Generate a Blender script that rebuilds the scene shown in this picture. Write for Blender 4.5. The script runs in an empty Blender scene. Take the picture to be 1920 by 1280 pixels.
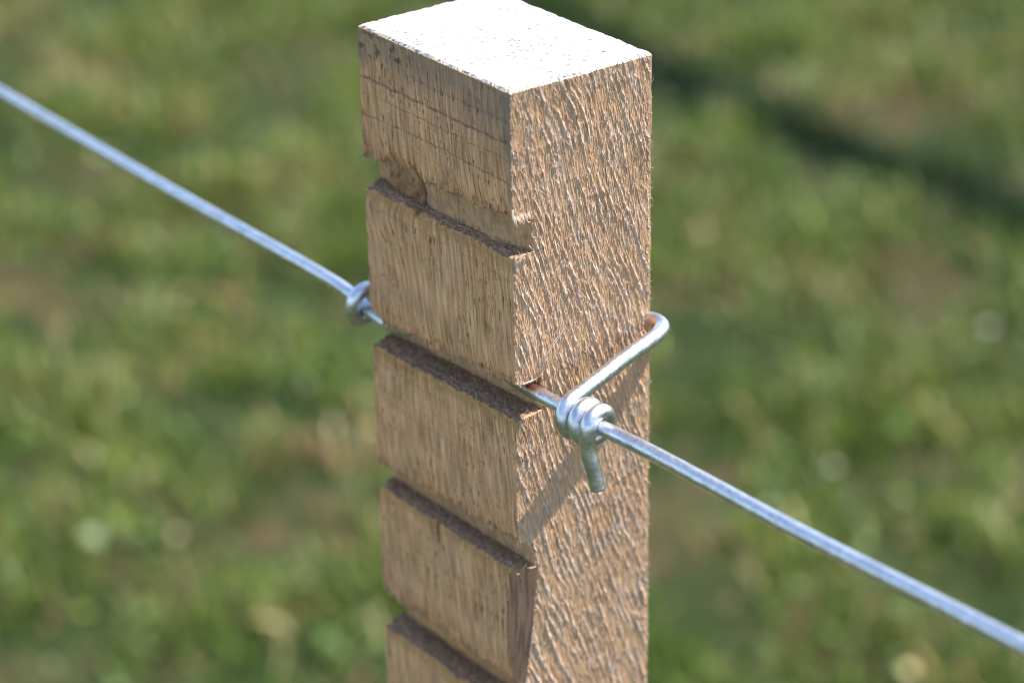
import bpy, math
import numpy as np
from mathutils import Vector, Matrix

# ------------------------------------------------------------------ camera, sky, sun, exposure
scene = bpy.context.scene
COL = scene.collection
H = 1.10                                   # height of the post top above the ground (m)
cam_d = bpy.data.cameras.new('camera'); cam = bpy.data.objects.new('camera', cam_d); COL.objects.link(cam)
pitch, yaw, roll = 0.4526, 0.9317, -0.0189
fw = Vector((math.cos(pitch)*math.cos(yaw), math.cos(pitch)*math.sin(yaw), -math.sin(pitch)))
r0 = fw.cross(Vector((0, 0, 1))).normalized(); u0 = r0.cross(fw)
rt = r0*math.cos(roll) + u0*math.sin(roll); up = -r0*math.sin(roll) + u0*math.cos(roll)
M = Matrix((rt, up, -fw)).transposed().to_4x4()
M.translation = Vector((-0.34534, -0.46360, 0.21317 + H))
cam.matrix_world = M
cam_d.sensor_width = 36; cam_d.lens = 88.0; cam_d.clip_start = 0.01; cam_d.clip_end = 3000
cam_d.dof.use_dof = True; cam_d.dof.aperture_fstop = 8.0; cam_d.dof.aperture_blades = 0
focus_pt = Vector((0.010, -0.008, H - 0.070))
cam_d.dof.focus_distance = (focus_pt - M.translation).dot(fw)
scene.camera = cam

SK, SE = 0.39, 1.84                        # sunlight travels along (-1, SK, -SE)
sun_el = math.atan2(SE, math.hypot(1, SK)); sun_az = math.atan2(1, -SK)
world = bpy.data.worlds.new('World'); scene.world = world; world.use_nodes = True
nt = world.node_tree; bg = nt.nodes['Background']
sky = nt.nodes.new('ShaderNodeTexSky'); sky.sky_type = 'NISHITA'; sky.sun_disc = False
sky.sun_elevation = sun_el; sky.sun_rotation = sun_az
sky.air_density = 1.0; sky.dust_density = 0.6; sky.ozone_density = 1.0
nt.links.new(sky.outputs[0], bg.inputs[0]); bg.inputs[1].default_value = 0.145
sl = bpy.data.lights.new('sun', 'SUN'); sl.energy = 5.0; sl.angle = math.radians(0.53); sl.color = (1.0, 0.955, 0.89)
so = bpy.data.objects.new('sun', sl); COL.objects.link(so)
so.rotation_euler = Vector((-1, SK, -SE)).to_track_quat('-Z', 'Y').to_euler(); so.location = (2, -1, 5)
vs = scene.view_settings; vs.view_transform = 'Standard'; vs.look = 'None'; vs.gamma = 1; vs.exposure = 0.95
vs.use_curve_mapping = False
scene.cycles.use_denoising = True
scene.cycles.pixel_filter_type = 'BLACKMAN_HARRIS'; scene.cycles.filter_width = 1.05

rng = np.random.default_rng(7)

# ------------------------------------------------------------------ helpers
PERM = np.random.default_rng(3).integers(0, 2**31, 4096)
def _h(ix, iy, seed):
    return PERM[(PERM[(ix + seed*131) & 4095] + iy*17 + seed) & 4095]
def noise(x, y, seed=0):
    """2-D gradient noise, about -1..1"""
    x = np.asarray(x, float); y = np.asarray(y, float); x, y = np.broadcast_arrays(x, y)
    ix = np.floor(x).astype(np.int64); iy = np.floor(y).astype(np.int64)
    fx = x-ix; fy = y-iy
    sx = fx*fx*fx*(fx*(fx*6-15)+10); sy = fy*fy*fy*(fy*(fy*6-15)+10)
    def g(dx, dy):
        a = (_h(ix+dx, iy+dy, seed) % 4093)/4093.0*2*np.pi
        return np.cos(a)*(fx-dx) + np.sin(a)*(fy-dy)
    a = g(0, 0)*(1-sx) + g(1, 0)*sx; b = g(0, 1)*(1-sx) + g(1, 1)*sx
    return (a*(1-sy) + b*sy)*1.5
def fbm(x, y, seed=0, o=3):
    s = 0; a = 1; t = 0
    for i in range(o):
        s = s + a*noise(x*2**i, y*2**i, seed+i*7); t += a; a *= .5
    return s/t
def smooth(a, b, x):
    t = np.clip((x-a)/(b-a), 0, 1); return t*t*(3-2*t)
def mix(a, b, t):
    return a*(1-t[..., None]) + np.asarray(b)*t[..., None]
def np_mesh(name, verts, faces, mat, col=None, parent=None, shade=False, attr=None):
    me = bpy.data.meshes.new(name)
    verts = np.asarray(verts, np.float32); faces = np.asarray(faces, np.int32)
    k = faces.shape[1]
    me.vertices.add(len(verts)); me.vertices.foreach_set('co', verts.ravel())
    me.loops.add(faces.size); me.loops.foreach_set('vertex_index', faces.ravel())
    me.polygons.add(len(faces)); me.polygons.foreach_set('loop_start', np.arange(0, faces.size, k, dtype=np.int32))
    me.polygons.foreach_set('loop_total', np.full(len(faces), k, np.int32))
    me.polygons.foreach_set('use_smooth', np.full(len(faces), shade, bool))
    if col is not None:
        c = np.ones((len(verts), 4), np.float32); c[:, :3] = np.clip(col, 0, 1)
        a = me.color_attributes.new('tint', 'FLOAT_COLOR', 'POINT'); a.data.foreach_set('color', c.ravel())
    me.update(); me.validate()
    me.materials.append(mat)
    ob = bpy.data.objects.new(name, me); COL.objects.link(ob)
    if parent: ob.parent = parent
    return ob
def tag(o, label=None, cat=None, group=None, kind=None):
    for k, v in (('label', label), ('category', cat), ('group', group), ('kind', kind)):
        if v: o[k] = v
    return o
def material(name, rough=0.6):
    m = bpy.data.materials.new(name); m.use_nodes = True
    n = m.node_tree; b = n.nodes['Principled BSDF']; b.inputs['Roughness'].default_value = rough
    return m, n, b
def node(n, t, **kw):
    x = n.nodes.new(t)
    for k, v in kw.items():
        if k in x.inputs: x.inputs[k].default_value = v
        else: setattr(x, k, v)
    return x

# ------------------------------------------------------------------ materials
def wood_material(name, spec=0.45, rough=0.55):
    m, n, b = material(name, rough)
    at = node(n, 'ShaderNodeAttribute', attribute_name='tint')
    tc = node(n, 'ShaderNodeTexCoord'); mp = node(n, 'ShaderNodeMapping'); mp.inputs['Scale'].default_value = (5200, 5200, 620)
    nz = node(n, 'ShaderNodeTexNoise', Scale=1.0, Detail=4.0, Roughness=0.65)
    n.links.new(tc.outputs['Object'], mp.inputs[0]); n.links.new(mp.outputs[0], nz.inputs['Vector'])
    mr = node(n, 'ShaderNodeMapRange'); mr.inputs[1].default_value = .25; mr.inputs[2].default_value = .75
    mr.inputs[3].default_value = .78; mr.inputs[4].default_value = 1.2
    n.links.new(nz.outputs[0], mr.inputs[0])
    mul = node(n, 'ShaderNodeVectorMath', operation='SCALE')
    n.links.new(at.outputs['Color'], mul.inputs[0]); n.links.new(mr.outputs[0], mul.inputs['Scale'])
    n.links.new(mul.outputs[0], b.inputs['Base Color'])
    bp = node(n, 'ShaderNodeBump', Strength=0.6, Distance=0.00016)
    n.links.new(nz.outputs[0], bp.inputs['Height']); n.links.new(bp.outputs[0], b.inputs['Normal'])
    b.inputs['Specular IOR Level'].default_value = spec
    return m
M_WOOD = wood_material('rough_sawn_oak', 0.18, 0.78)
def fuzz_material():
    m = wood_material('wood_fibre', 0.3, 0.6); b = m.node_tree.nodes['Principled BSDF']
    b.inputs['Subsurface Weight'].default_value = 0.0
    return m
M_FUZZ = fuzz_material()

def zinc_material():
    m, n, b = material('galvanised_steel', 0.3)
    b.inputs['Metallic'].default_value = 1.0
    tc = node(n, 'ShaderNodeTexCoord')
    at = node(n, 'ShaderNodeAttribute', attribute_name='tint')
    sp = node(n, 'ShaderNodeTexNoise', Scale=420.0, Detail=3.0, Roughness=0.6)
    n.links.new(tc.outputs['Object'], sp.inputs['Vector'])
    r1 = node(n, 'ShaderNodeMapRange'); r1.inputs[1].default_value = .3; r1.inputs[2].default_value = .7
    r1.inputs[3].default_value = .78; r1.inputs[4].default_value = 1.05
    n.links.new(sp.outputs[0], r1.inputs[0])
    mul = node(n, 'ShaderNodeVectorMath', operation='SCALE')
    n.links.new(at.outputs['Color'], mul.inputs[0]); n.links.new(r1.outputs[0], mul.inputs['Scale'])
    n.links.new(mul.outputs[0], b.inputs['Base Color'])
    s2 = node(n, 'ShaderNodeTexNoise', Scale=900.0, Detail=4.0, Roughness=0.7)
    n.links.new(tc.outputs['Object'], s2.inputs['Vector'])
    r2 = node(n, 'ShaderNodeMapRange'); r2.inputs[3].default_value = .23; r2.inputs[4].default_value = .50
    n.links.new(s2.outputs[0], r2.inputs[0]); n.links.new(r2.outputs[0], b.inputs['Roughness'])
    bp = node(n, 'ShaderNodeBump', Strength=0.7, Distance=0.00012)
    n.links.new(s2.outputs[0], bp.inputs['Height']); n.links.new(bp.outputs[0], b.inputs['Normal'])
    return m
M_ZINC = zinc_material()

# ------------------------------------------------------------------ ground
def ground_material():
    m, n, b = material('turf_soil', 0.95)
    tc = node(n, 'ShaderNodeTexCoord')
    a = node(n, 'ShaderNodeTexNoise', Scale=3.2, Detail=6.0, Roughness=0.62)
    c = node(n, 'ShaderNodeTexNoise', Scale=26.0, Detail=5.0, Roughness=0.7)
    for x in (a, c): n.links.new(tc.outputs['Object'], x.inputs['Vector'])
    ra = node(n, 'ShaderNodeValToRGB'); e = ra.color_ramp.elements
    e[0].position = .36; e[0].color = (.016, .030, .008, 1); e[1].position = .68; e[1].color = (.085, .060, .032, 1)
    k = ra.color_ramp.elements.new(.5); k.color = (.028, .040, .013, 1)
    mx = node(n, 'ShaderNodeMath', operation='ADD'); hf = node(n, 'ShaderNodeMath', operation='MULTIPLY_ADD')
    n.links.new(c.outputs[0], hf.inputs[0]); hf.inputs[1].default_value = .5; hf.inputs[2].default_value = -.25
    n.links.new(a.outputs[0], mx.inputs[0]); n.links.new(hf.outputs[0], mx.inputs[1])
    n.links.new(mx.outputs[0], ra.inputs[0]); n.links.new(ra.outputs[0], b.inputs['Base Color'])
    bp = node(n, 'ShaderNodeBump', Strength=0.8, Distance=0.01)
    n.links.new(c.outputs[0], bp.inputs['Height']); n.links.new(bp.outputs[0], b.inputs['Normal'])
    b.inputs['Specular IOR Level'].default_value = .1
    return m
def ground_z(x, y):
    r = np.hypot(x, y)
    return (0.012*noise(x*.8, y*.8, 40) + 0.008*noise(x*5, y*5, 41))*(1/(1+(r/12)**2)) + 0.15*noise(x/30, y/30, 42)*smooth(10, 60, r)
def radial_ground():
    rr = np.concatenate([np.linspace(0.02, 8, 260), np.geomspace(8.2, 1500, 90)])
    th = np.linspace(0, 2*np.pi, 361)[:-1]
    R, T = np.meshgrid(rr, th, indexing='ij')
    X = R*np.cos(T); Y = R*np.sin(T)
    V = np.stack([X, Y, ground_z(X, Y)], -1).reshape(-1, 3)
    i = np.arange(len(rr)-1)[:, None]*360; j = np.arange(360)[None]; j2 = (j+1) % 360
    F = np.stack([i+j, i+360+j, i+360+j2, i+j2], -1).reshape(-1, 4)
    return V, F
gv, gf = radial_ground()
ground = np_mesh('ground', gv, gf, ground_material(), shade=True)
tag(ground, kind='structure')

# ------------------------------------------------------------------ grass (one mesh of real blades)
def grass_material():
    m, n, b = material('grass_blades', 0.36)
    at = node(n, 'ShaderNodeAttribute', attribute_name='tint')
    n.links.new(at.outputs['Color'], b.inputs['Base Color'])
    b.inputs['Specular IOR Level'].default_value = .28
    tr = node(n, 'ShaderNodeBsdfTranslucent'); mx = node(n, 'ShaderNodeMixShader', Fac=0.3)
    n.links.new(at.outputs['Color'], tr.inputs['Color'])
    out = n.nodes['Material Output']
    n.links.new(b.outputs[0], mx.inputs[1]); n.links.new(tr.outputs[0], mx.inputs[2]); n.links.new(mx.outputs[0], out.inputs[0])
    return m
def make_grass(N):
    cx, cy = -0.345, -0.464
    f2 = np.array([math.cos(yaw), math.sin(yaw)]); s2 = np.array([math.sin(yaw), -math.cos(yaw)])
    lat = rng.uniform(-1, 1, N*2)
    r = .6 + (6.6-.6)*rng.beta(1.15, 1.25, N*2)
    wid = .50*r + .60
    keep = rng.uniform(0, 1, N*2) < wid/(.50*6.6+.60); r = r[keep][:N]; lat = (lat*wid)[keep][:N] if False else (lat[keep]*wid[keep])[:N]
    n = len(r)
    x = cx + f2[0]*r + s2[0]*lat; y = cy + f2[1]*r + s2[1]*lat
    # clumping
    cl = fbm(x*5, y*5, 50, 3); big = fbm(x*1.7, y*1.7, 55, 3); dry = fbm(x*2.6+9, y*2.6, 60, 3)
    dry2 = fbm(x*9, y*9, 66, 2)
    k = rng.uniform(0, 1, n) < np.clip(.60 + 1.9*cl - .5*np.clip(dry-.12, 0, 1), .07, 1)
    x, y, cl, big, dry, dry2 = [q[k] for q in (x, y, cl, big, dry, dry2)]; n = len(x)
    L = rng.uniform(.022, .055, n)*(1+.9*np.clip(cl, -.5, 1)); W = rng.uniform(.0022, .0048, n)
    az = rng.uniform(0, 2*np.pi, n); lean = rng.uniform(.15, 1.15, n)
    broad = rng.uniform(0, 1, n) < .16*smooth(-.3, .5, fbm(x*4+3, y*4, 77, 2))                         # clover and broad leaves among the blades
    W[broad] *= 3.2; L[broad] *= .55; lean[broad] = rng.uniform(.9, 1.5, broad.sum())
    d = np.stack([np.cos(az), np.sin(az)], 1)
    fa = az + np.pi/2 + rng.uniform(-.5, .5, n); w = np.stack([np.cos(fa), np.sin(fa), rng.uniform(-.35, .35, n)], 1)
    ts = (0, .4, .75, 1.0); ws = (.75, 1.0, .7, 0.06)
    base = np.stack([x, y, ground_z(x, y)-.002], 1)
    V = []
    for t, q in zip(ts, ws):
        a = lean*(.35 + .65*t)
        c = base + np.concatenate([d*(np.sin(a)*t*L)[:, None], (np.cos(a)*t*L + .001)[:, None]], 1)
        V += [c - w*(W*q*.5)[:, None], c + w*(W*q*.5)[:, None]]
    V = np.stack(V, 1)                                            # n,8,3
    F = np.array([[0, 1, 3, 2], [2, 3, 5, 4], [4, 5, 7, 6]])[None] + (np.arange(n)*8)[:, None, None]
    g1 = np.array([.082, .140, .012]); g2 = np.array([.172, .212, .030]); g3 = np.array([.026, .070, .005]); g4 = np.array([.24, .29, .10])
    straw = np.array([.46, .36, .17]); tan = np.array([.42, .24, .12])
    col = mix(np.broadcast_to(g1, (n, 3)), g2, smooth(-.4, .6, big + rng.normal(0, .35, n)))
    col = mix(col, g3, smooth(.0, .5, -cl + rng.normal(0, .3, n))*.8)
    col = mix(col, g4, (rng.uniform(0, 1, n) < .18)*.8)
    ps = np.clip(.09 + 1.5*np.clip(dry + .35*dry2 - .14, 0, 1), 0, .8)
    isd = rng.uniform(0, 1, n) < ps
    dcol = mix(np.broadcast_to(straw, (n, 3)), tan, smooth(.1, .4, dry2 + rng.normal(0, .15, n)))
    col = np.where(isd[:, None], dcol, col)
    col *= np.exp(rng.normal(-.05, .38, (n, 1)))
    C = np.repeat(col, 8, 0)
    return V.reshape(-1, 3), F.reshape(-1, 4), C
gV, gF, gC = make_grass(330000)
def make_leaves(N):
    """flat clover and plantain leaves lying open to the sun among the blades"""
    cx, cy = -0.345, -0.464
    f2 = np.array([math.cos(yaw), math.sin(yaw)]); s2 = np.array([math.sin(yaw), -math.cos(yaw)])
    r = 1.0+5.4*rng.beta(1.2, 1.2, N); lat = rng.uniform(-1, 1, N)*(.50*r+.55)
    x = cx+f2[0]*r+s2[0]*lat; y = cy+f2[1]*r+s2[1]*lat
    k = rng.uniform(0, 1, N) < np.clip(.35+1.6*fbm(x*3+3, y*3, 77, 2), .03, 1); x = x[k]; y = y[k]; n = len(x)
    th = np.arange(8)/8*2*np.pi; sz = rng.uniform(.004, .009, n); el = rng.uniform(.5, 1, n); az = rng.uniform(0, 6.28, n)
    u = np.cos(th)[None]*sz[:, None]; v = np.sin(th)[None]*(sz*el)[:, None]
    tx, ty = rng.normal(.15, .32, n), rng.normal(-.05, .32, n)
    px = u*np.cos(az)[:, None]-v*np.sin(az)[:, None]; py = u*np.sin(az)[:, None]+v*np.cos(az)[:, None]
    pz = px*tx[:, None]+py*ty[:, None] + (rng.uniform(.015, .05, n)+ground_z(x, y))[:, None]
    ring = np.stack([x[:, None]+px, y[:, None]+py, pz], -1)
    cen = ring.mean(1, keepdims=True) - np.array([0, 0, .0015])
    V = np.concatenate([ring, cen], 1)
    b = (np.arange(n)*9)[:, None, None]
    F = np.array([[0, 1, 2, 8], [2, 3, 4, 8], [4, 5, 6, 8], [6, 7, 0, 8]])[None]+b
    c = mix(np.broadcast_to(np.array([.11, .22, .04]), (n, 3)), np.array([.20, .28, .12]), rng.uniform(0, 1, n)**2)
    pal = rng.uniform(0, 1, n) < .012; c = np.where(pal[:, None], np.array([.52, .48, .36]), c)
    return V.reshape(-1, 3), F.reshape(-1, 4), np.repeat(c, 9, 0)
lV, lF, lC = make_leaves(7500)
gF = np.concatenate([gF, lF+len(gV)]); gV = np.concatenate([gV, lV]); gC = np.concatenate([gC, lC])
grass = np_mesh('grass', gV, gF, grass_material(), gC, shade=True)
tag(grass, 'short green lawn grass with dry straw patches, blurred behind the post', 'grass', kind='stuff')

# ------------------------------------------------------------------ the notched oak post (all numbers in mm, z down from the top)
WA, WB = 66.9, 45.3
# z at the near corner, z at the far-left corner, depth near, depth left, row step, kind (1 = torn fringe, 2 = floor lip)
KEY = [(-0.6, -0.6, 0, 0, .3, 0)]
def notch(cn, cl_, ci_n, ci_l, fn, fl, on, ol, dn, dl):
    KEY.append((cn+6, cl_+6, 0, 0, .24, 0)); KEY.append((cn, cl_, .15, .15, .22, 1)); KEY.append((ci_n, ci_l, dn, dl, .22, 3))
    KEY.append((fn, fl, dn*1.03, dl*1.03, .22, 4)); KEY.append((on, ol, .25, .25, .22, 2))
    KEY.append((on-.7, ol-.7, 0, 0, .2, 0)); KEY.append((on-5, ol-5, 0, 0, .2, 0))
notch(-33.8, -36.9, -35.6, -38.6, -44.4, -45.2, -45.4, -46.6, 6.2, 5.2)
notch(-80.3, -86.6, -79.8, -83.0, -90.3, -92.9, -91.2, -94.6, 8.2, 7.0)
notch(-128.2, -131.3, -129.4, -133.5, -136.9, -138.2, -137.9, -139.6, 5.4, 4.9)
notch(-173.2, -174.2, -176.0, -181.5, -184.0, -185.4, -185.4, -186.8, 6.6, 7.4)
for q in range(3):
    z0 = -221 - 46*q
    notch(z0, z0-2, z0-2, z0-4, z0-10, z0-12, z0-11, z0-13, 6.2, 6.4)
KEY.append((-420, -420, 0, 0, 1.5, 0)); KEY.append((-1115, -1115, 0, 0, 12, 0))

def build_post():
    nB, nC, nD, nA = 300, 46, 46, 270
    # rows
    seg_t = []
    for i in range(len(KEY)-1):
        a, b = KEY[i], KEY[i+1]
        Lz = max(abs(a[0]-b[0]), abs(a[1]-b[1])); Ld = max(abs(a[2]-b[2]), abs(a[3]-b[3]))
        step = .21 if b[0] > -192 else (.6 if b[0] > -350 else 6.0)
        k = max(2, int(math.ceil(math.hypot(Lz, Ld)/step)))
        seg_t.append(np.stack([np.full(k, i), np.arange(k)/k], 1))
    rows = np.concatenate(seg_t + [np.array([[len(KEY)-2, 1.0]])])
    si = rows[:, 0].astype(int); ft = rows[:, 1]; NR = len(rows)
    K = np.array(KEY)
    # perimeter parameters
    y_A = WA*(1-np.arange(nA)/nA)            # A: from far-left to near corner
    x_B = np.arange(nB)/nB; y_C = WA*np.arange(nC)/nC; x_D = 1-np.arange(nD)/nD
    side = np.concatenate([np.full(nB, 1), np.full(nC, 2), np.full(nD, 3), np.full(nA, 0)])
    par = np.concatenate([x_B, y_C, x_D, y_A])
    v = np.where(side == 0, par/WA, np.where(side == 1, 0, np.where(side == 2, par/WA, 1)))   # 0 near .. 1 left
    # jag per key (fringe)
    zk = []; dk = []
    yy = np.where(side == 0, par, np.where(side == 1, 0, WA))
    for i, k in enumerate(KEY):
        z = k[0]*(1-v) + k[1]*v; d = k[2]*(1-v) + k[3]*v
        if k[5] == 1:
            j = 1.0*np.abs(noise(yy/1.1, i*3.3, 5)) + .9*np.clip(noise(yy/.45, i*7.7, 6), 0, 1) + 1.5*noise(yy/9, i*1.7, 8)
            z = z - (j-.5)*np.where(side == 0, 1, np.where(side == 1, 1, .6))
            if i < 4: z = z + 3.6*smooth(39.5, 45, yy)*smooth(60, 53, yy)*(side == 0)
            if 6 < i < 12: z = z + 2.2*smooth(58, 66, yy)
        if k[5] == 2:
            j = .6*noise(yy/1.3, i*2.1, 9) + .25*noise(yy/.6, i*3.3, 109) + 1.0*noise(yy/6, i*5.1, 10); z = z + j*.7; d = np.clip(d + np.abs(noise(yy/1.1, i*4.3, 11))*.5, 0, None)
        if k[5] in (3, 4):
            mid = smooth(1, 9, yy)*smooth(66, 54, yy)
            if k[5] == 3 and not 6 < i < 12: d = d*(1-.55*mid)
            if k[5] == 4 and i < 6: d = d*(1-.42*mid)
            z = z + .5*noise(yy/5, i*2.9, 12); d = d + .35*noise(yy/7, i*1.9, 13)
        zk.append(z); dk.append(d)
    zk = np.array(zk); dk = np.array(dk)
    Z = zk[si]*(1-ft[:, None]) + zk[si+1]*ft[:, None]
    D = dk[si]*(1-ft[:, None]) + dk[si+1]*ft[:, None]
    # waney chamfer under the third notch on the near corner
    zr = Z[:, 0]
    cxw = np.interp(-zr, [0, 136.8, 137.6, 150, 165, 176, 190, 200], [0, 0, 6.6, 5.4, 3.2, 1.4, .9, 0])
    cyw = np.interp(-zr, [0, 136.8, 137.6, 150, 165, 176, 190, 200], [0, 0, 4.2, 6.2, 6.0, 4.4, 2.6, 0])
    D0 = np.maximum(D[:, 0], cxw)            # start of the B face
    X = np.zeros_like(Z); Y = np.zeros_like(Z)
    b = side == 1; X[:, b] = D0[:, None] + (WB-D0[:, None])*par[b][None]
    c = side == 2; X[:, c] = WB; Y[:, c] = par[c][None]
    dd = side == 3; DL = D[:, dd]; X[:, dd] = DL + (WB-DL)*par[dd][None]; Y[:, dd] = WA
    a = side == 0; ya = par[a][None]
    ch = np.where(cyw[:, None] > 0, cxw[:, None]*np.clip(1-ya/np.maximum(cyw[:, None], 1e-6), 0, 1), 0)
    X[:, a] = np.maximum(D[:, a], ch); Y[:, a] = ya
    wane = ch > D[:, a] + .02
    # ---- B face relief (outward is -Y)
    xb, zb = X[:, b], Z[:, b]
    warp = 1.3*noise(xb/16, zb/30, 20)
    left = smooth(11, 3, xb)*smooth(-75, -15, zb)          # straighter grain by the near corner, high up
    ang = math.radians(20)
    q1 = xb*math.cos(ang) + zb*math.sin(ang) + warp; l1 = xb*math.sin(ang) - zb*math.cos(ang)
    an2 = math.radians(6)
    q2 = xb*math.cos(an2) + zb*math.sin(an2) + .5*warp; l2 = xb*math.sin(an2) - zb*math.cos(an2)
    an3 = math.radians(13)
    q3 = xb*math.cos(an3) + zb*math.sin(an3) + .8*warp; l3 = xb*math.sin(an3) - zb*math.cos(an3)
    # slanted facets with a fibrous crest
    ph = q1/1.85 + .75*noise(q1/6.5, l1/24, 22) + .20*noise(q2/.9, l2/7.5, 26)
    fr = ph-np.floor(ph); tri = 1-np.abs(2*fr-1)
    brk = smooth(-.5, .45, noise(q1/2.2, l1/13, 25))
    rA = tri**2.4*brk
    rB = (1-np.abs(noise(q3/.68, l3/10, 23)))**4*smooth(-.5, .5, noise(q3/1.5, l3/6, 29))
    rC = (1-np.abs(noise(q2/.50, l2/6.0, 65)))**3
    fine = noise(q2/.30, l2/5.0, 24)
    lump = smooth(-.1, .7, noise(q2/.8, l2/1.7, 66))          # torn beads along the crests
    amp = .85 + .35*noise(xb/11, zb/17, 27)
    hB = amp*(.42*rA*(1-.5*left)*(.7+.6*lump) + .30*rB*(.5+.8*lump) + .15*rC + .26*tri**1.2*brk*(noise(q2/.36, l2/4.2, 67)+.45*noise(q2/.3, l2/1.0, 68)) + .07*fine)
    hB += .22*noise(xb/9, zb/34, 28)
    edge = np.minimum(smooth(0, .8, xb-D0[:, None]), smooth(0, 1.0, WB-xb)); hB0 = hB
    hB = hB*(.25+.75*edge)
    Y[:, b] -= hB
    # rounding and wobble of the far right arris, visible in silhouette
    X[:, b] += (.6*noise(zb/2.0, 3.1, 30) - 1.3*np.clip(noise(zb/5.0, 6.6, 135)-.3, 0, 1) + .4*noise(zb/.7, 7.7, 31) + .5*noise(zb/14, 1.1, 32))*smooth(.9, 1, par[b][None])
    X[:, b] -= .5*smooth(.985, 1, par[b][None])
    X[:, b] += (.45*noise(zb/1.4, 5.1, 33) + .22*noise(zb/.45, 8.8, 34) + .8*np.clip(noise(zb/4.5, 2.8, 134)-.25, 0, 1))*smooth(2.0, 0, xb-D0[:, None])
    bite = np.exp(-((zb+77.4)/2.0)**2)*smooth(4, 0, WB-xb)
    Y[:, b] += .9*bite; X[:, b] -= .8*bite
    # ---- A face relief (outward is -X)
    yA, zA = Y[:, a], Z[:, a]; DA = D[:, a]
    t_lean = zA*.10 + 1.4*noise(yA/20, zA/45, 35) + 5.0*smooth(30, 62, yA)*smooth(-78, -50, zA)*smooth(-42, -52, zA)*smooth(-90, -48, zA)          # grain leans a little
    gA = yA - t_lean
    fA = noise(gA/.55, zA/7, 36); fA2 = noise(gA/1.4, zA/16, 37)
    pore = smooth(.50, .66, noise(gA/.62, zA/3.6, 38)) * smooth(-.35, .35, noise(yA/12, zA/20, 39)+.15)
    pore2 = smooth(.42, .58, noise(gA/.55, zA/5.5, 70))*smooth(-.1, .4, noise(yA/10, zA/18, 71))
    hA = .07*fA + .10*fA2 - .22*pore - .18*pore2 + .28*noise(yA/22, zA/35, 43) + .05*noise(yA/3, zA/.8, 44)
    # saw scratches: gently bowed lines across the upper block, fainter ones on the others
    def sawline(z0, bow, w, y0=0, y1=WA, s=0):
        zc = z0 - bow*((yA-33)/33)**2*-1 + .45*noise(yA/5, s, 45+s) + .2*noise(yA/1.4, s, 145+s)
        br = smooth(y0-2, y0+2, yA)*smooth(y1+2, y1-2, yA)
        return np.exp(-((zA-zc)/w)**2)*br*(.55+.7*np.clip(noise(yA/3.5, s*3.1, 47)+.6, 0, 1.2))
    scr = 1.0*sawline(-14.3, -.2, .42, s=1) + .55*sawline(-18.6, -.1, .26, 2, 57, s=2) + .62*sawline(-24.2, -1.0, .28, s=3) \
        + .40*sawline(-8.6, -.2, .42, 0, 47, s=4) + .18*sawline(-29, -.8, .3, 20, 66, s=5)
    for i, (zz, st) in enumerate(((-51, .35), (-57, .16), (-99, .30), (-104, .34), (-110, .34), (-116, .30), (-122, .25), (-145, .18), (-152, .15), (-195, .2), (-200, .2))):
        scr = scr + st*sawline(zz, .8*((i*37) % 5-2)/2, .24, (i*13) % 20*(zz < -90), 66-((i*7) % 12), s=6+i)
    in_no = smooth(1.2, 3.2, DA)
    scr = scr*(1-in_no)
    hA -= .22*np.clip(scr, 0, 1.2)
    hA += in_no*(.25*noise(yA/1.2, zA/2.5, 48))
    # chipped fibres above the notches
    zceil = np.full_like(zA, 99.0)
    tear = np.zeros_like(zA)
    for k in KEY:
        if k[5] == 1:
            zc = k[0]*(1-yA/WA) + k[1]*yA/WA
            u_ = zA - zc
            tear = np.maximum(tear, smooth(11, 0, u_)*(u_ > -2)*smooth(-.25, .45, noise(yA/2.2, zA/9, 49+int(-zc[0, 0])) + .35*smooth(6, 0, u_)))
    tear = tear*(1-in_no)
    hA -= tear*(.35 + .5*np.abs(noise(yA/.9, zA/7, 52)))
    # sunken knot and its check in the back of the first notch
    kx = (yA-52)/7.5; kz = (zA+41.5)/5.2; kr = np.sqrt(kx**2+kz**2)
    knotm = smooth(1.15, .7, kr)
    knotm = knotm*in_no*(zA > -45.0)
    hA += knotm*(.5 + .9*noise(yA/2.6, zA/3.5, 233) - 1.2*smooth(.6, 1.0, kr)*(kx < .4))
    crack = np.exp(-((yA-43.6-.5*noise(zA/3, 1.3, 53))/.95)**2)*smooth(-33.0, -36, zA)*smooth(-48.5, -46.0, zA)
    hA -= 4.0*crack
    crk2 = np.exp(-((yA-37.5-(zA+144)*.1)/.45)**2)*smooth(-138.4, -139.5, zA)*smooth(-146.5, -144, zA); hA -= 1.6*crk2
    gap = smooth(0, 1.0, yA)*smooth(0, 1.0, WA-yA)
    floor = np.zeros_like(zA); back = in_no
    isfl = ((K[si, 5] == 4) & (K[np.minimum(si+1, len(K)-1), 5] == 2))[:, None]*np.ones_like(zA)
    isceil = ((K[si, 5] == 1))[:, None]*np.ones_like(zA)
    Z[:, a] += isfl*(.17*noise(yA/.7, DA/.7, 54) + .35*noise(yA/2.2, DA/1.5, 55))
    X[:, a] -= hA*(.3+.7*gap)*(1-.5*isfl)
    X[:, a] += np.where(wane, .35*noise(yA/.7, zA/9, 56) + .3*noise(yA/1.5, zA/25, 57), 0)
    # silhouettes of C / D
    X[:, c] += .4*noise(Y[:, c]/3, Z[:, c]/12, 58) + .2*noise(Z[:, c]/2, 2.2, 59)
    Y[:, dd] += .35*noise(X[:, dd]/3, Z[:, dd]/10, 61) + .2*noise(Z[:, dd]/1.6, 4.4, 62)
    Y[:, a] += (.45*noise(zA/3.5, 9.1, 63) + .25*noise(zA/1.0, 6.1, 64))*smooth(WA-3, WA, yA)
    # ---- colours (wood colour, plus highlights painted on the B face crests)
    C = np.zeros(Z.shape + (3,))
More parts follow.
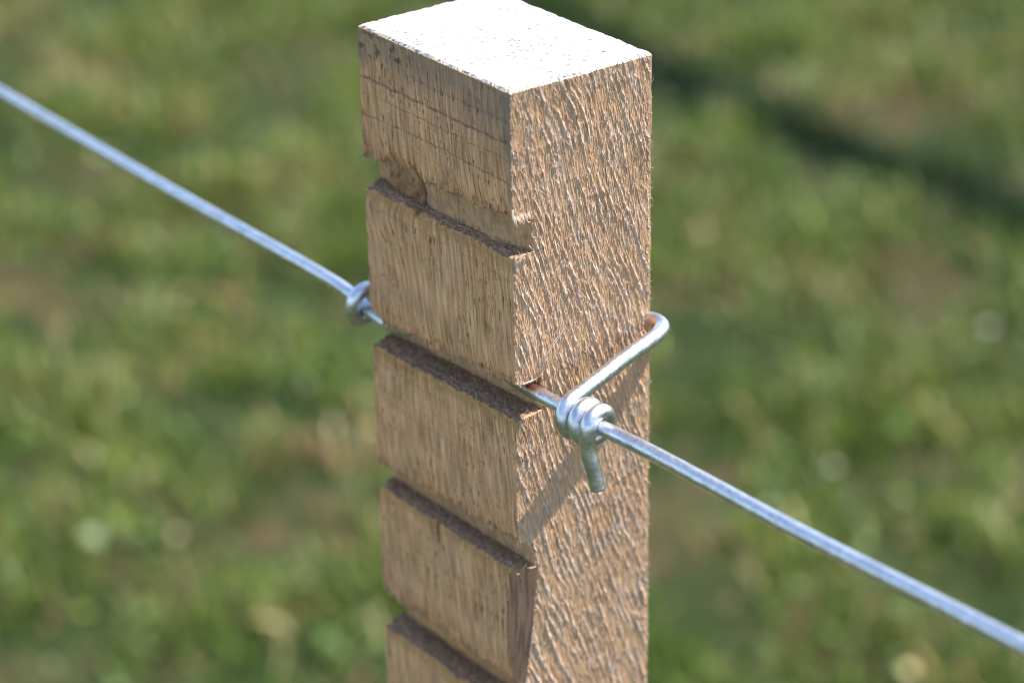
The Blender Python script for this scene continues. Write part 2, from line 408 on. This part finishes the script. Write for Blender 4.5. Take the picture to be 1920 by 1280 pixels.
    tanB = np.array([.58, .355, .200]); pale = np.array([.76, .60, .50]); brn = np.array([.38, .215, .125]); grey = np.array([.33, .30, .27])
    st = fbm(q2/.8, l2/14, 80, 3)
    cB = mix(np.broadcast_to(tanB, xb.shape+(3,)), brn, smooth(-.05, .55, st)*.6)
    cB = mix(cB, grey, smooth(.05, .5, noise(q1/3.2, l1/8, 83))*.22)
    crest = np.clip(smooth(.25, .75, tri**1.2*brk*(1-.4*left) + .5*rB), 0, 1)
    strand = smooth(-.25, .45, noise(q2/.36, l2/4.5, 85))
    cB = mix(cB, pale, crest*(.3+.7*strand)*.8)  # paler raised fibres, with the sun's highlight on the ridges put into the colour
    cB = mix(cB, np.array([.30, .15, .085]), crest*(1-strand)*smooth(0, .5, noise(q2/.5, l2/3.0, 184))*.75)
    cB *= (1+.22*noise(q2/.40, l2/7, 84))[..., None]
    C[:, b] = cB
    yel = np.array([.80, .46, .225]); oli = np.array([.74, .380, .185]); red = np.array([.46, .210, .10]); dk_ = np.array([.11, .042, .020])
    gry = np.array([.27, .235, .180]); purp = np.array([.115, .085, .085]); org = np.array([.48, .25, .075])
    cA = mix(np.broadcast_to(yel, yA.shape+(3,)), oli, smooth(-.5, .5, fbm(gA/1.2, zA/20, 86, 3)))
    cA = mix(cA, np.array([.72, .395, .215]), smooth(-.1, .6, noise(yA/18, zA/26, 87))*.7)
    cA = mix(cA, red, smooth(.10, .5, noise(gA/.8, zA/15, 88))*.55)
    cA *= (1 + .40*noise(gA/.50, zA/9, 89) + .24*noise(gA/1.3, zA/26, 90) + .12*noise(yA/11, zA/9, 190))[..., None]
    cA = mix(cA, dk_, np.clip(pore*.8 + pore2*.55, 0, .85))
    cA = mix(cA, purp, np.clip(scr, 0, 1)*.62)
    # grey weathering near the top edge and the near corner of the top block
    gm = smooth(-17, -2, zA + 5*noise(yA/7, zA/6, 91) + 6*smooth(20, 0, yA))*.55 + smooth(5, 0, yA)*smooth(-34, -26, zA)*.6
    sp = smooth(.25, .5, noise(yA/2.6, zA/2.2, 92))*smooth(-11, -5, zA)*smooth(38, 52, yA)
    cA = mix(cA, gry*.85, np.clip(gm, 0, .7)); cA = mix(cA, gry*.45, np.clip(sp, 0, .8))
    cA = mix(cA, np.array([.45, .25, .12]), smooth(-1.6, -.7, zA)*.7)
    cA = mix(cA, red*1.15, tear*smooth(.0, .5, noise(yA/1.1, zA/5, 93))*.7)
    # orange lips under every floor, dark fuzzy end grain on the floors
    lip = np.zeros_like(zA)
    for k in KEY:
        if k[5] == 2:
            zc = k[0]*(1-yA/WA) + k[1]*yA/WA; u_ = zc-zA
            lip = np.maximum(lip, smooth(4.5, .3, u_ + 1.5*noise(yA/2.5, zA/4, 94))*(u_ > -1.2))
    cA = mix(cA, org, lip*.6*(1-in_no))
    nb = mix(np.broadcast_to(np.array([.60, .38, .20]), yA.shape+(3,)), np.array([.46, .28, .17]), smooth(-.2, .5, noise(yA/3, zA/5, 95)))
    nb = mix(nb, red*.7, smooth(.2, .6, noise(yA/.8, zA/6, 96))*.6)
    cA = mix(cA, nb, in_no*.8)
    cA = mix(cA, np.array([.36, .19, .09])*1.0, knotm*.9); cA = mix(cA, np.array([.10, .05, .025]), knotm*smooth(.0, .5, noise(yA/1.6, zA/3.2, 133) + .9*(kr-.75))*.75); cA = mix(cA, np.array([.02, .01, .006]), np.clip(crack + crk2, 0, 1)*.9)
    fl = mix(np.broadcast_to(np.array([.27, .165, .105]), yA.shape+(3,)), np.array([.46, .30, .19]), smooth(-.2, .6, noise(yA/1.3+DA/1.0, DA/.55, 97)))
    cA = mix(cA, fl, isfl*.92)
    wn = mix(np.broadcast_to(np.array([.46, .25, .145]), yA.shape+(3,)), np.array([.19, .11, .08]), smooth(-.1, .5, noise(yA/.7, zA/14, 98)))
    cA = mix(cA, wn, wane*.85)
    C[:, a] = cA
    C[:, c] = tanB*.9; C[:, dd] = np.array([.33, .22, .12])
    # inner sides of the notches seen end-on from the B side
    P = np.stack([X, Y, Z], -1); NP = P.shape[1]
    # ---- cap: rings from the outline to the centre
    P[0, :, 2] -= .35*np.abs(noise(np.arange(NP)/5.0, 1.5, 150)) + .7*np.clip(noise(np.arange(NP)/9.0, 4.5, 151)-.25, 0, 1)
    ring = P[0]; cen = np.array([WB/2, WA/2, 0.0]); nr = 110
    caps = []; ccol = []
    for i in range(1, nr):
        t = i/nr
        s_ = 1-t
        R_ = cen + (ring-cen)*s_
        px, py = R_[:, 0], R_[:, 1]
        edge_w = min(1, i/3)
        R_[:, 2] = 0 - ((-ring[:, 2])*(1-edge_w)) + .06*noise(px/.5, py/.5, 101) + .10*noise(px/1.2, py/7, 102) + .12*noise(px/12, py/14, 103)
        w_ = (1.41*px+py)/1.73 + .5*noise(px/12, py/12, 105); e_ = (px-1.41*py)/1.73
        po = smooth(.12, .30, noise(w_/.55+e_/2.5, e_/1.5, 104))*smooth(-.12, .18, noise(w_/1.25, e_/30, 106) + .25*noise(px/8, py/8, 107) + .18*smooth(30, 0, py))
        R_[:, 2] -= .16*po
        caps.append(R_)
        cc = mix(np.broadcast_to(np.array([.66, .60, .53]), R_.shape), np.array([.74, .69, .63]), smooth(-.4, .4, noise(w_/1.9, e_/30, 108)))
        m2 = smooth(.34, .46, noise(w_/.5, e_/6, 109))*smooth(-.15, .2, noise(px/7, py/7, 111))
        cc = mix(cc, np.array([.27, .25, .22]), m2*.95); cc = mix(cc, np.array([.19, .175, .155]), po*.95)
        ccol.append(cc)
    capP = np.concatenate(caps + [np.array([[WB/2, WA/2, 0.0]])]); capC = np.concatenate(ccol + [np.array([[.6, .5, .38]])])
    V = np.concatenate([P.reshape(-1, 3), capP]); CC = np.concatenate([C.reshape(-1, 3), capC])
    i = np.arange(NR-1)[:, None]*NP; j = np.arange(NP)[None]; j2 = (j+1) % NP
    F = [np.stack([i+j, i+NP+j, i+NP+j2, i+j2], -1).reshape(-1, 4)]
    off = NR*NP
    jj = np.arange(NP); jj2 = (jj+1) % NP
    F.append(np.stack([jj, jj2, off+jj2, off+jj], -1))
    i = off + np.arange(nr-2)[:, None]*NP
    F.append(np.stack([i+jj[None], i+jj2[None], i+NP+jj2[None], i+NP+jj[None]], -1).reshape(-1, 4))
    last = off + (nr-2)*NP; ce = off + (nr-1)*NP
    k2 = np.arange(0, NP, 2)
    F.append(np.stack([last+k2, last+(k2+1) % NP, last+(k2+2) % NP, np.full(len(k2), ce)], -1))
    V = V/1000.0
    return V, np.concatenate(F), CC
pV, pF, pC = build_post()
post = np_mesh('fence_post', pV, pF, M_WOOD, pC)
post.location = (0, 0, H)
tag(post, 'square rough sawn oak fence post with saw notches down its left face', 'fence post')

# ------------------------------------------------------------------ swept tubes
def spline(pts, step=.5):
    """Catmull-Rom through pts (mm), resampled"""
    P = np.array(pts, float); P = np.vstack([2*P[0]-P[1], P, 2*P[-1]-P[-2]])
    out = []
    for i in range(1, len(P)-2):
        a, b, c, d = P[i-1:i+3]; L = np.linalg.norm(c-b); k = max(2, int(L/step))
        t = (np.arange(k)/k)[:, None]
        al = .5
        t0 = 0; t1 = t0+np.linalg.norm(b-a)**al; t2 = t1+L**al; t3 = t2+np.linalg.norm(d-c)**al
        T = t1+(t2-t1)*t
        A1 = (t1-T)/(t1-t0)*a+(T-t0)/(t1-t0)*b; A2 = (t2-T)/(t2-t1)*b+(T-t1)/(t2-t1)*c; A3 = (t3-T)/(t3-t2)*c+(T-t2)/(t3-t2)*d
        B1 = (t2-T)/(t2-t0)*A1+(T-t0)/(t2-t0)*A2; B2 = (t3-T)/(t3-t1)*A2+(T-t1)/(t3-t1)*A3
        out.append((t2-T)/(t2-t1)*B1+(T-t1)/(t2-t1)*B2)
    out.append(P[-2][None]); return np.concatenate(out)
def tube(path, rad, n=40, dent=.0, seed=0, cap=True):
    P = np.asarray(path); m = len(P); rad = np.broadcast_to(rad, (m,))
    T = np.gradient(P, axis=0); T /= np.linalg.norm(T, axis=1)[:, None]
    N = np.zeros_like(P); ref = np.array([0, 0, 1.0]) if abs(T[0][2]) < .9 else np.array([1.0, 0, 0])
    v = ref - T[0]*(ref@T[0]); N[0] = v/np.linalg.norm(v)
    for i in range(1, m):
        v = N[i-1] - T[i]*(N[i-1]@T[i]); N[i] = v/np.linalg.norm(v)
    B = np.cross(T, N)
    s = np.concatenate([[0], np.cumsum(np.linalg.norm(np.diff(P, axis=0), axis=1))])
    th = np.arange(n)/n*2*np.pi
    rr = rad[:, None]*np.ones(n)[None]
    if dent:
        S, TT = np.meshgrid(s, th, indexing='ij')
        cx_, sx_ = np.cos(TT), np.sin(TT)
        rr = rr + dent*(noise(S/3.1+cx_*1.3, sx_*1.3+S/9, 200+seed)*.6 + noise(S/1.6+cx_*1.6, sx_*1.6, 210+seed)*.22)
        rr = rr - dent*2.2*smooth(.62, .8, noise(S/1.7+cx_*1.2, sx_*1.6+3.3, 220+seed))
    V = P[:, None] + rr[..., None]*(N[:, None]*np.cos(th)[None, :, None] + B[:, None]*np.sin(th)[None, :, None])
    i = np.arange(m-1)[:, None]*n; j = np.arange(n)[None]; j2 = (j+1) % n
    F = np.stack([i+j, i+j2, i+n+j2, i+n+j], -1).reshape(-1, 4)
    V = V.reshape(-1, 3)
    if cap:
        for e, (c, tt) in enumerate(((P[0], -T[0]), (P[-1], T[-1]))):
            base = 0 if e == 0 else (m-1)*n
            inner = c + (V[base:base+n]-c)*.95 + tt*rad[0]*.05; o = len(V)
            V = np.vstack([V, inner, c + tt*rad[0]*.06])
            k = np.arange(n); k2 = (k+1) % n
            q = np.stack([base+k, base+k2, o+k2, o+k], -1); F = np.vstack([F, q if e else q[:, ::-1]])
            kk = np.arange(0, n, 2); q = np.stack([o+kk, o+(kk+1) % n, o+(kk+2) % n, np.full(len(kk), o+n)], -1); F = np.vstack([F, q if e else q[:, ::-1]])
    return V, F, s

zinc = np.array([.84, .86, .90])
def zinc_tint(V, seed):
    """zinc bloom, small dark nicks and rust where it rubs on the wet oak (mm coordinates)"""
    c = np.broadcast_to(zinc, V.shape).copy()
    a = noise(V[:, 1]/4+V[:, 0]/5, V[:, 2]/2.2, 300+seed)
    c *= (1+.10*a)[:, None]; c *= (1+.13*noise(V[:, 1]/.9+V[:, 0]/1.1, V[:, 2]/.8, 320+seed))[:, None]
    nick = smooth(.5, .7, noise(V[:, 1]/1.3+V[:, 0]/1.7, V[:, 2]/.6, 310+seed))
    c = mix(c, np.array([.33, .36, .43]), nick*.7)
    dull = smooth(.0, .5, noise(V[:, 1]/9+V[:, 0]/7, V[:, 2]/1.6, 315+seed)); c = mix(c, np.array([.60, .62, .66]), dull*.55)
    return c
# main wire: x = 4 in the notch, sags a hair to either side
mw = [(2, 3000, -150), (4, 900, -97), (4, 500, -89.5), (4, 302, -86.9), (4, 183, -86.2), (4, 97, -84.9), (3.9, 84, -85.3), (3.8, 74, -87.0), (4.0, 65, -88.0), (5.4, 57, -87.2), (6.3, 46, -85.2), (6.3, 22, -83.2),
      (4.6, 0, -83.1), (4, -12, -82.4), (4, -30, -81.7), (4, -53, -80.5), (4, -103, -79.0), (4, -165, -75.8), (5, -330, -69), (6, -3000, 10)]
path = spline(mw, .9)
V, F, s = tube(path, 2.0, 48, .045, 1)
c = zinc_tint(V, 1)
rust = smooth(6.5, 2.0, np.hypot((V[:, 1]-.5)*.8, 0) + 1.6*noise(V[:, 1]/1.2, V[:, 2]/1.2, 330))*smooth(-84.2, -81.8, V[:, 2])
c = mix(c, np.array([.33, .10, .03]), np.clip(rust, 0, 1)*.85)
green = smooth(9, 3, np.abs(V[:, 1]-3)+2*noise(V[:, 1]/1.5, V[:, 2]/1.5, 331))*smooth(-81.5, -84.5, V[:, 2]); c = mix(c, np.array([.42, .46, .34]), green*.5)
wire = np_mesh('fence_wire', V/1000, F, M_ZINC, c, shade=True); wire.location = (0, 0, H)
tag(wire, 'long straight galvanised steel fence wire running through the second notch of the post', 'wire')

# tie wire: left hook, behind the post, along the right face, three coils, cut tail
tp = []
R = 4.15
# left hook round the main wire
for k in range(0, 15):
    ph = math.radians(-70 + 26*k)                 # 0 top, 90 front (camera side), 180 under
    zc = -85.8; yc = 75.2 + 4.3*(k/14.0-.42)
    tp.append((4.0 - 4.7*math.sin(ph), yc, zc + 5.1*math.cos(ph)))
tp = tp[::-1]
tp += [(14, 72.4, -81.0), (26, 70.2, -80.4), (38, 69.8, -80), (45.5, 69.6, -79.6), (48.2, 66, -79.4), (48.1, 50, -79), (48, 25, -78.5), (48.2, 6, -77.9)]
tp += [(49.0, 1.2, -77.5), (47.4, -2.6, -77.3), (43.5, -5.2, -77.3), (30, -9.6, -77.6), (16, -14.6, -77.9), (9, -17.2, -78.0)]
y0 = -19.2; pit = 4.9
for k in range(0, 34):
    ph = 12 + 24.2*k
    if ph > 806: break
    yy = y0 - pit*ph/360; zc = -82.4 + .018*(-yy-20)
    rr = R + (.25 if ph < 200 else .0)
    tp.append((4.0 - rr*math.sin(math.radians(ph)), yy, zc + rr*math.cos(math.radians(ph))))
tp += [(.0, -30.1, -86.6), (.5, -30.8, -90.2), (1.05, -31.5, -93.9), (1.6, -32.2, -97.6)]
path = spline(tp, .35)
V, F, s = tube(path, 2.12, 36, .038, 5)
c = zinc_tint(V, 9)
rs2 = smooth(4.5, 1.5, np.linalg.norm(V-np.array([47, 1.0, -77]), axis=1)+1.2*noise(V[:, 1]/1, V[:, 2]/1, 340)); c = mix(c, np.array([.45, .22, .08]), np.clip(rs2, 0, 1)*.6)
tie = np_mesh('tie_wire', V/1000, F, M_ZINC, c, shade=True); tie.location = (0, 0, H)
tag(tie, 'bent galvanised tie wire hooked round the post and coiled three times on the fence wire', 'tie wire')

# ------------------------------------------------------------------ torn fibres and shavings on the post
def fibres():
    Vs, Fs, Cs = [], [], []; o = 0
    def add(pts, r, col):
        nonlocal o
        p = spline(pts, .35); m = len(p)
        rad = r*(1-np.linspace(0, 1, m)**2*.85)
        V, F, _ = tube(p, rad, 5, 0, 0, False)
        Vs.append(V); Fs.append(F+o); o += len(V); Cs.append(np.broadcast_to(np.asarray(col), V.shape)*rng.uniform(.85, 1.15))
    pale = (.50, .36, .24); yl = (.42, .30, .16); gy = (.36, .31, .28)
    for k in KEY:
        if k[0] < -190: continue
        if k[5] == 1:                                # hanging from the ceiling edge
            for _ in range(70):
                v = rng.uniform(0, 1)**.9; y = v*WA; z = k[0]*(1-v)+k[1]*v + .5
                L = rng.uniform(.6, 2.2) * (1.8 if rng.uniform() < .1 else 1); a = rng.normal(0, .25)
                x = rng.uniform(-.1, .6)
                add([(x, y, z+1.0), (x-.1, y+a*.4, z), (x-rng.uniform(-.4, .6), y+a*L, z-L*.6), (x-rng.uniform(-.6, .8), y+a*L*1.6+rng.normal(0, .2), z-L)], rng.uniform(.05, .13), pale if rng.uniform() < .35 else yl)
            for _ in range(9):                       # at the lit corner
                x = rng.uniform(-.3, 5.5); L = rng.uniform(.5, 1.5)
                add([(x, .2, k[0]+.8), (x, -.2, k[0]-.3), (x+rng.normal(0, .3), -.5-rng.uniform(0, .5), k[0]-.3-L)], rng.uniform(.08, .18), (.62, .48, .36))
        if k[5] == 2:                                # standing or curling off the floor lip
            for _ in range(90):
                v = rng.uniform(0, 1); y = v*WA; z = k[0]*(1-v)+k[1]*v
                L = rng.uniform(.4, 1.5)*(2 if rng.uniform() < .08 else 1); x = rng.uniform(0, 1.2)
                dz = rng.choice([1, -1], p=[.45, .55])
                add([(x+.4, y, z-.3), (x-.2, y+rng.normal(0, .2), z+.25*dz), (x-rng.uniform(.1, .7), y+rng.normal(0, .35), z+dz*L)], rng.uniform(.05, .12), (.38, .25, .12) if rng.uniform() < .6 else gy)
        if k[5] == 4:                                # fuzzy end grain on the floor
            for _ in range(520):
                v = rng.uniform(0, 1); y = v*WA; d = rng.uniform(.4, .95)*(k[2]*(1-v)+k[3]*v); z = k[0]*(1-v)+k[1]*v - .8
                L = rng.uniform(.4, 1.5)
                add([(d, y, z), (d+rng.normal(0, .2), y+rng.normal(0, .2), z+.8), (d+rng.normal(0, .4), y+rng.normal(0, .4), z+.8+L)], rng.uniform(.04, .10), (.40, .27, .18) if rng.uniform() < .5 else (.22, .14, .095))
    # long tufts at the back-left corner under the first block
    for a in ((-.2, 66.8, 1.8), (.4, 66.5, 2.4), (2.0, 66.6, 1.2)):
        add([(a[0], a[1]-1, -36.2), (a[0]-.2, a[1]+.2, -37.2), (a[0]-.6, a[1]+a[2], -38.0), (a[0]-.5, a[1]+a[2]+.8, -37.6)], .12, (.30, .25, .22))
    # bright splinters at the near corner: bottom of the first block and the first lip
    add([(.4, .3, -31.5), (.0, -.3, -33.6), (.4, -.6, -35.4)], .40, (.70, .56, .42))
    for x, w, L in ((.5, .55, 2.0), (1.6, .4, 1.5), (2.9, .5, 1.3), (4.0, .35, 1.7), (5.0, .45, 1.1)):
        add([(x, .6, -33.0), (x+.1, -.1, -34.0), (x+.2, -.55, -34.2-L*.6), (x+.5, -.7, -34.2-L)], w, (.72, .56, .42))
    for x, w, L in ((.6, .5, 1.6), (1.7, .4, 1.9), (3.0, .45, 1.2), (4.4, .35, 1.4)):
        add([(x, .6, -47.5), (x+.1, -.1, -46.2), (x-.1, -.5, -46.0+L*.6), (x+.3, -.6, -46.0+L)], w, (.70, .50, .36))
    add([(2.2, .1, -33.0), (2.4, -.4, -34.8), (3.2, -.8, -36.0)], .34, (.66, .5, .36))
    add([(4.2, .1, -33.6), (4.3, -.5, -35.6), (5.2, -.8, -35.8)], .34, (.66, .5, .36))
    add([(1.0, .4, -48.5), (.9, -.3, -46.6), (1.6, -.8, -44.8)], .38, (.70, .55, .40))
    add([(2.6, .1, -49.0), (3.0, -.5, -46.6), (3.7, -.7, -44.7)], .26, (.66, .5, .36))
    add([(-.1, 16, -93.0), (-1.2, 15.9, -90.6), (-1.5, 15.4, -88.3)], .16, (.52, .44, .34))
    # curled hair of fibre above the wire on the right face
    add([(6.0, -.8, -81.0), (6.8, -2.0, -78.5), (7.6, -2.4, -75.0), (9.6, -2.6, -71.5), (12.0, -2.4, -69.6), (14.6, -2.0, -68.8)], .16, (.50, .42, .36))
    add([(6.2, -.8, -81.3), (7.2, -1.9, -77.5), (9.2, -2.2, -73.2), (12.4, -2.2, -70.2), (15.0, -1.6, -68.0)], .12, (.55, .46, .40))
    add([(2.2, -.3, -80.9), (3.6, -1.2, -80.3), (5.2, -1.3, -80.1), (6.6, -.7, -80.6)], .38, (.66, .50, .38))
    # fuzz standing off the right face ridges and its edges
    for _ in range(900):
        x = rng.uniform(.5, WB-.3); z = -rng.uniform(1, 190)
        if x < 9.5 and any(k[0]-8 < z < k[0]+1 for k in KEY if k[5] == 1) or (x < 8 and z < -134): continue
        L = rng.uniform(.5, 2.4); a = math.radians(rng.normal(20, 12))
        y = -rng.uniform(.35, .75)
        p0 = np.array([x, y, z]); d = np.array([math.sin(a), 0, -math.cos(a)])*L
        add([p0-d*.5+(0, .35, 0), p0, p0+d*.5+(0, -rng.uniform(0, .35), 0)], rng.uniform(.05, .13), (.62, .45, .34))
    for _ in range(70):
        z = -rng.uniform(2, 190); L = rng.uniform(.3, 1.3)
        add([(WB-.5, .2, z), (WB+.1, -.2, z+rng.normal(0, .2)), (WB+.1+L*.5, -.3, z+rng.normal(0, .6))], rng.uniform(.05, .1), (.58, .42, .30))
    for _ in range(90):                              # along the top arrises
        if rng.uniform() < .65: y = rng.uniform(0, WA); p = (0, y); dr = (-1, 0)
        else: p = (rng.uniform(0, WB), 0); dr = (0, -1)
        L = rng.uniform(.2, .8)
        add([(p[0], p[1], -.9), (p[0]+dr[0]*.25, p[1]+dr[1]*.25, -.5), (p[0]+dr[0]*(.2+L*.4)+rng.normal(0, .1), p[1]+dr[1]*(.2+L*.4)+rng.normal(0, .1), -.5+rng.normal(0, .5))], rng.uniform(.05, .12), (.55, .33, .17))
    return np.concatenate(Vs)/1000, np.concatenate(Fs), np.concatenate(Cs)
fV, fF, fC = fibres()
fz = np_mesh('torn_fibres', fV, fF, M_FUZZ, fC, parent=post)
fz['kind'] = 'stuff'

# ------------------------------------------------------------------ timber rail fence beyond the frame: its rail throws the shadow band over the lawn
def timber_material():
    m, n, b = material('weathered_timber', .85)
    tc = node(n, 'ShaderNodeTexCoord'); mp = node(n, 'ShaderNodeMapping'); mp.inputs['Scale'].default_value = (18, 2.5, 18)
    nz = node(n, 'ShaderNodeTexNoise', Scale=2.0, Detail=6.0); rp = node(n, 'ShaderNodeValToRGB')
    rp.color_ramp.elements[0].color = (.14, .10, .07, 1); rp.color_ramp.elements[1].color = (.36, .28, .20, 1)
    n.links.new(tc.outputs['Object'], mp.inputs[0]); n.links.new(mp.outputs[0], nz.inputs['Vector'])
    n.links.new(nz.outputs[0], rp.inputs[0]); n.links.new(rp.outputs[0], b.inputs['Base Color'])
    return m
M_TIMBER = timber_material()
def beam(name, p0, p1, w, h, parent):
    p0 = np.array(p0, float); p1 = np.array(p1, float); L = np.linalg.norm(p1-p0); n = 40
    path = p0 + (p1-p0)*np.linspace(0, 1, n)[:, None]
    V, F, _ = tube(path, .5, 16, 0)
    # squash the round section into a soft-cornered rectangle
    t = (p1-p0)/L; ref = np.array([0, 0, 1.0]) if abs(t[2]) < .9 else np.array([0, 1.0, 0]); a = np.cross(t, ref); a /= np.linalg.norm(a); bb = np.cross(a, t)
    rel = V-p0; al = rel@t; u = rel@a; v_ = rel@bb; rr = np.hypot(u, v_)+1e-9; mx = np.maximum(np.abs(u), np.abs(v_))+1e-9
    k = (rr/mx)**.8; u = u*k*w; v_ = v_*k*h; wob = .004*noise(al*3, u*20, 400)
    V = p0 + al[:, None]*t + (u+wob)[:, None]*a + v_[:, None]*bb
    return np_mesh(name, V, F, M_TIMBER, parent=parent, shade=False)
hr = .95
xr = 1.95 + hr/SE
rf = bpy.data.objects.new('rail_fence', None); COL.objects.link(rf)
tag(rf, 'weathered wooden rail fence standing parallel beyond the lawn, casting the dark shadow band', 'fence')
beam('rail', (xr, -1.6, hr), (xr+.12, 6.0, hr), .105, .10, rf)
for y in (-1.45, 5.8):
    beam('post', (xr+.06, y, -.1), (xr+.06, y, hr+.15), .1, .1, rf)
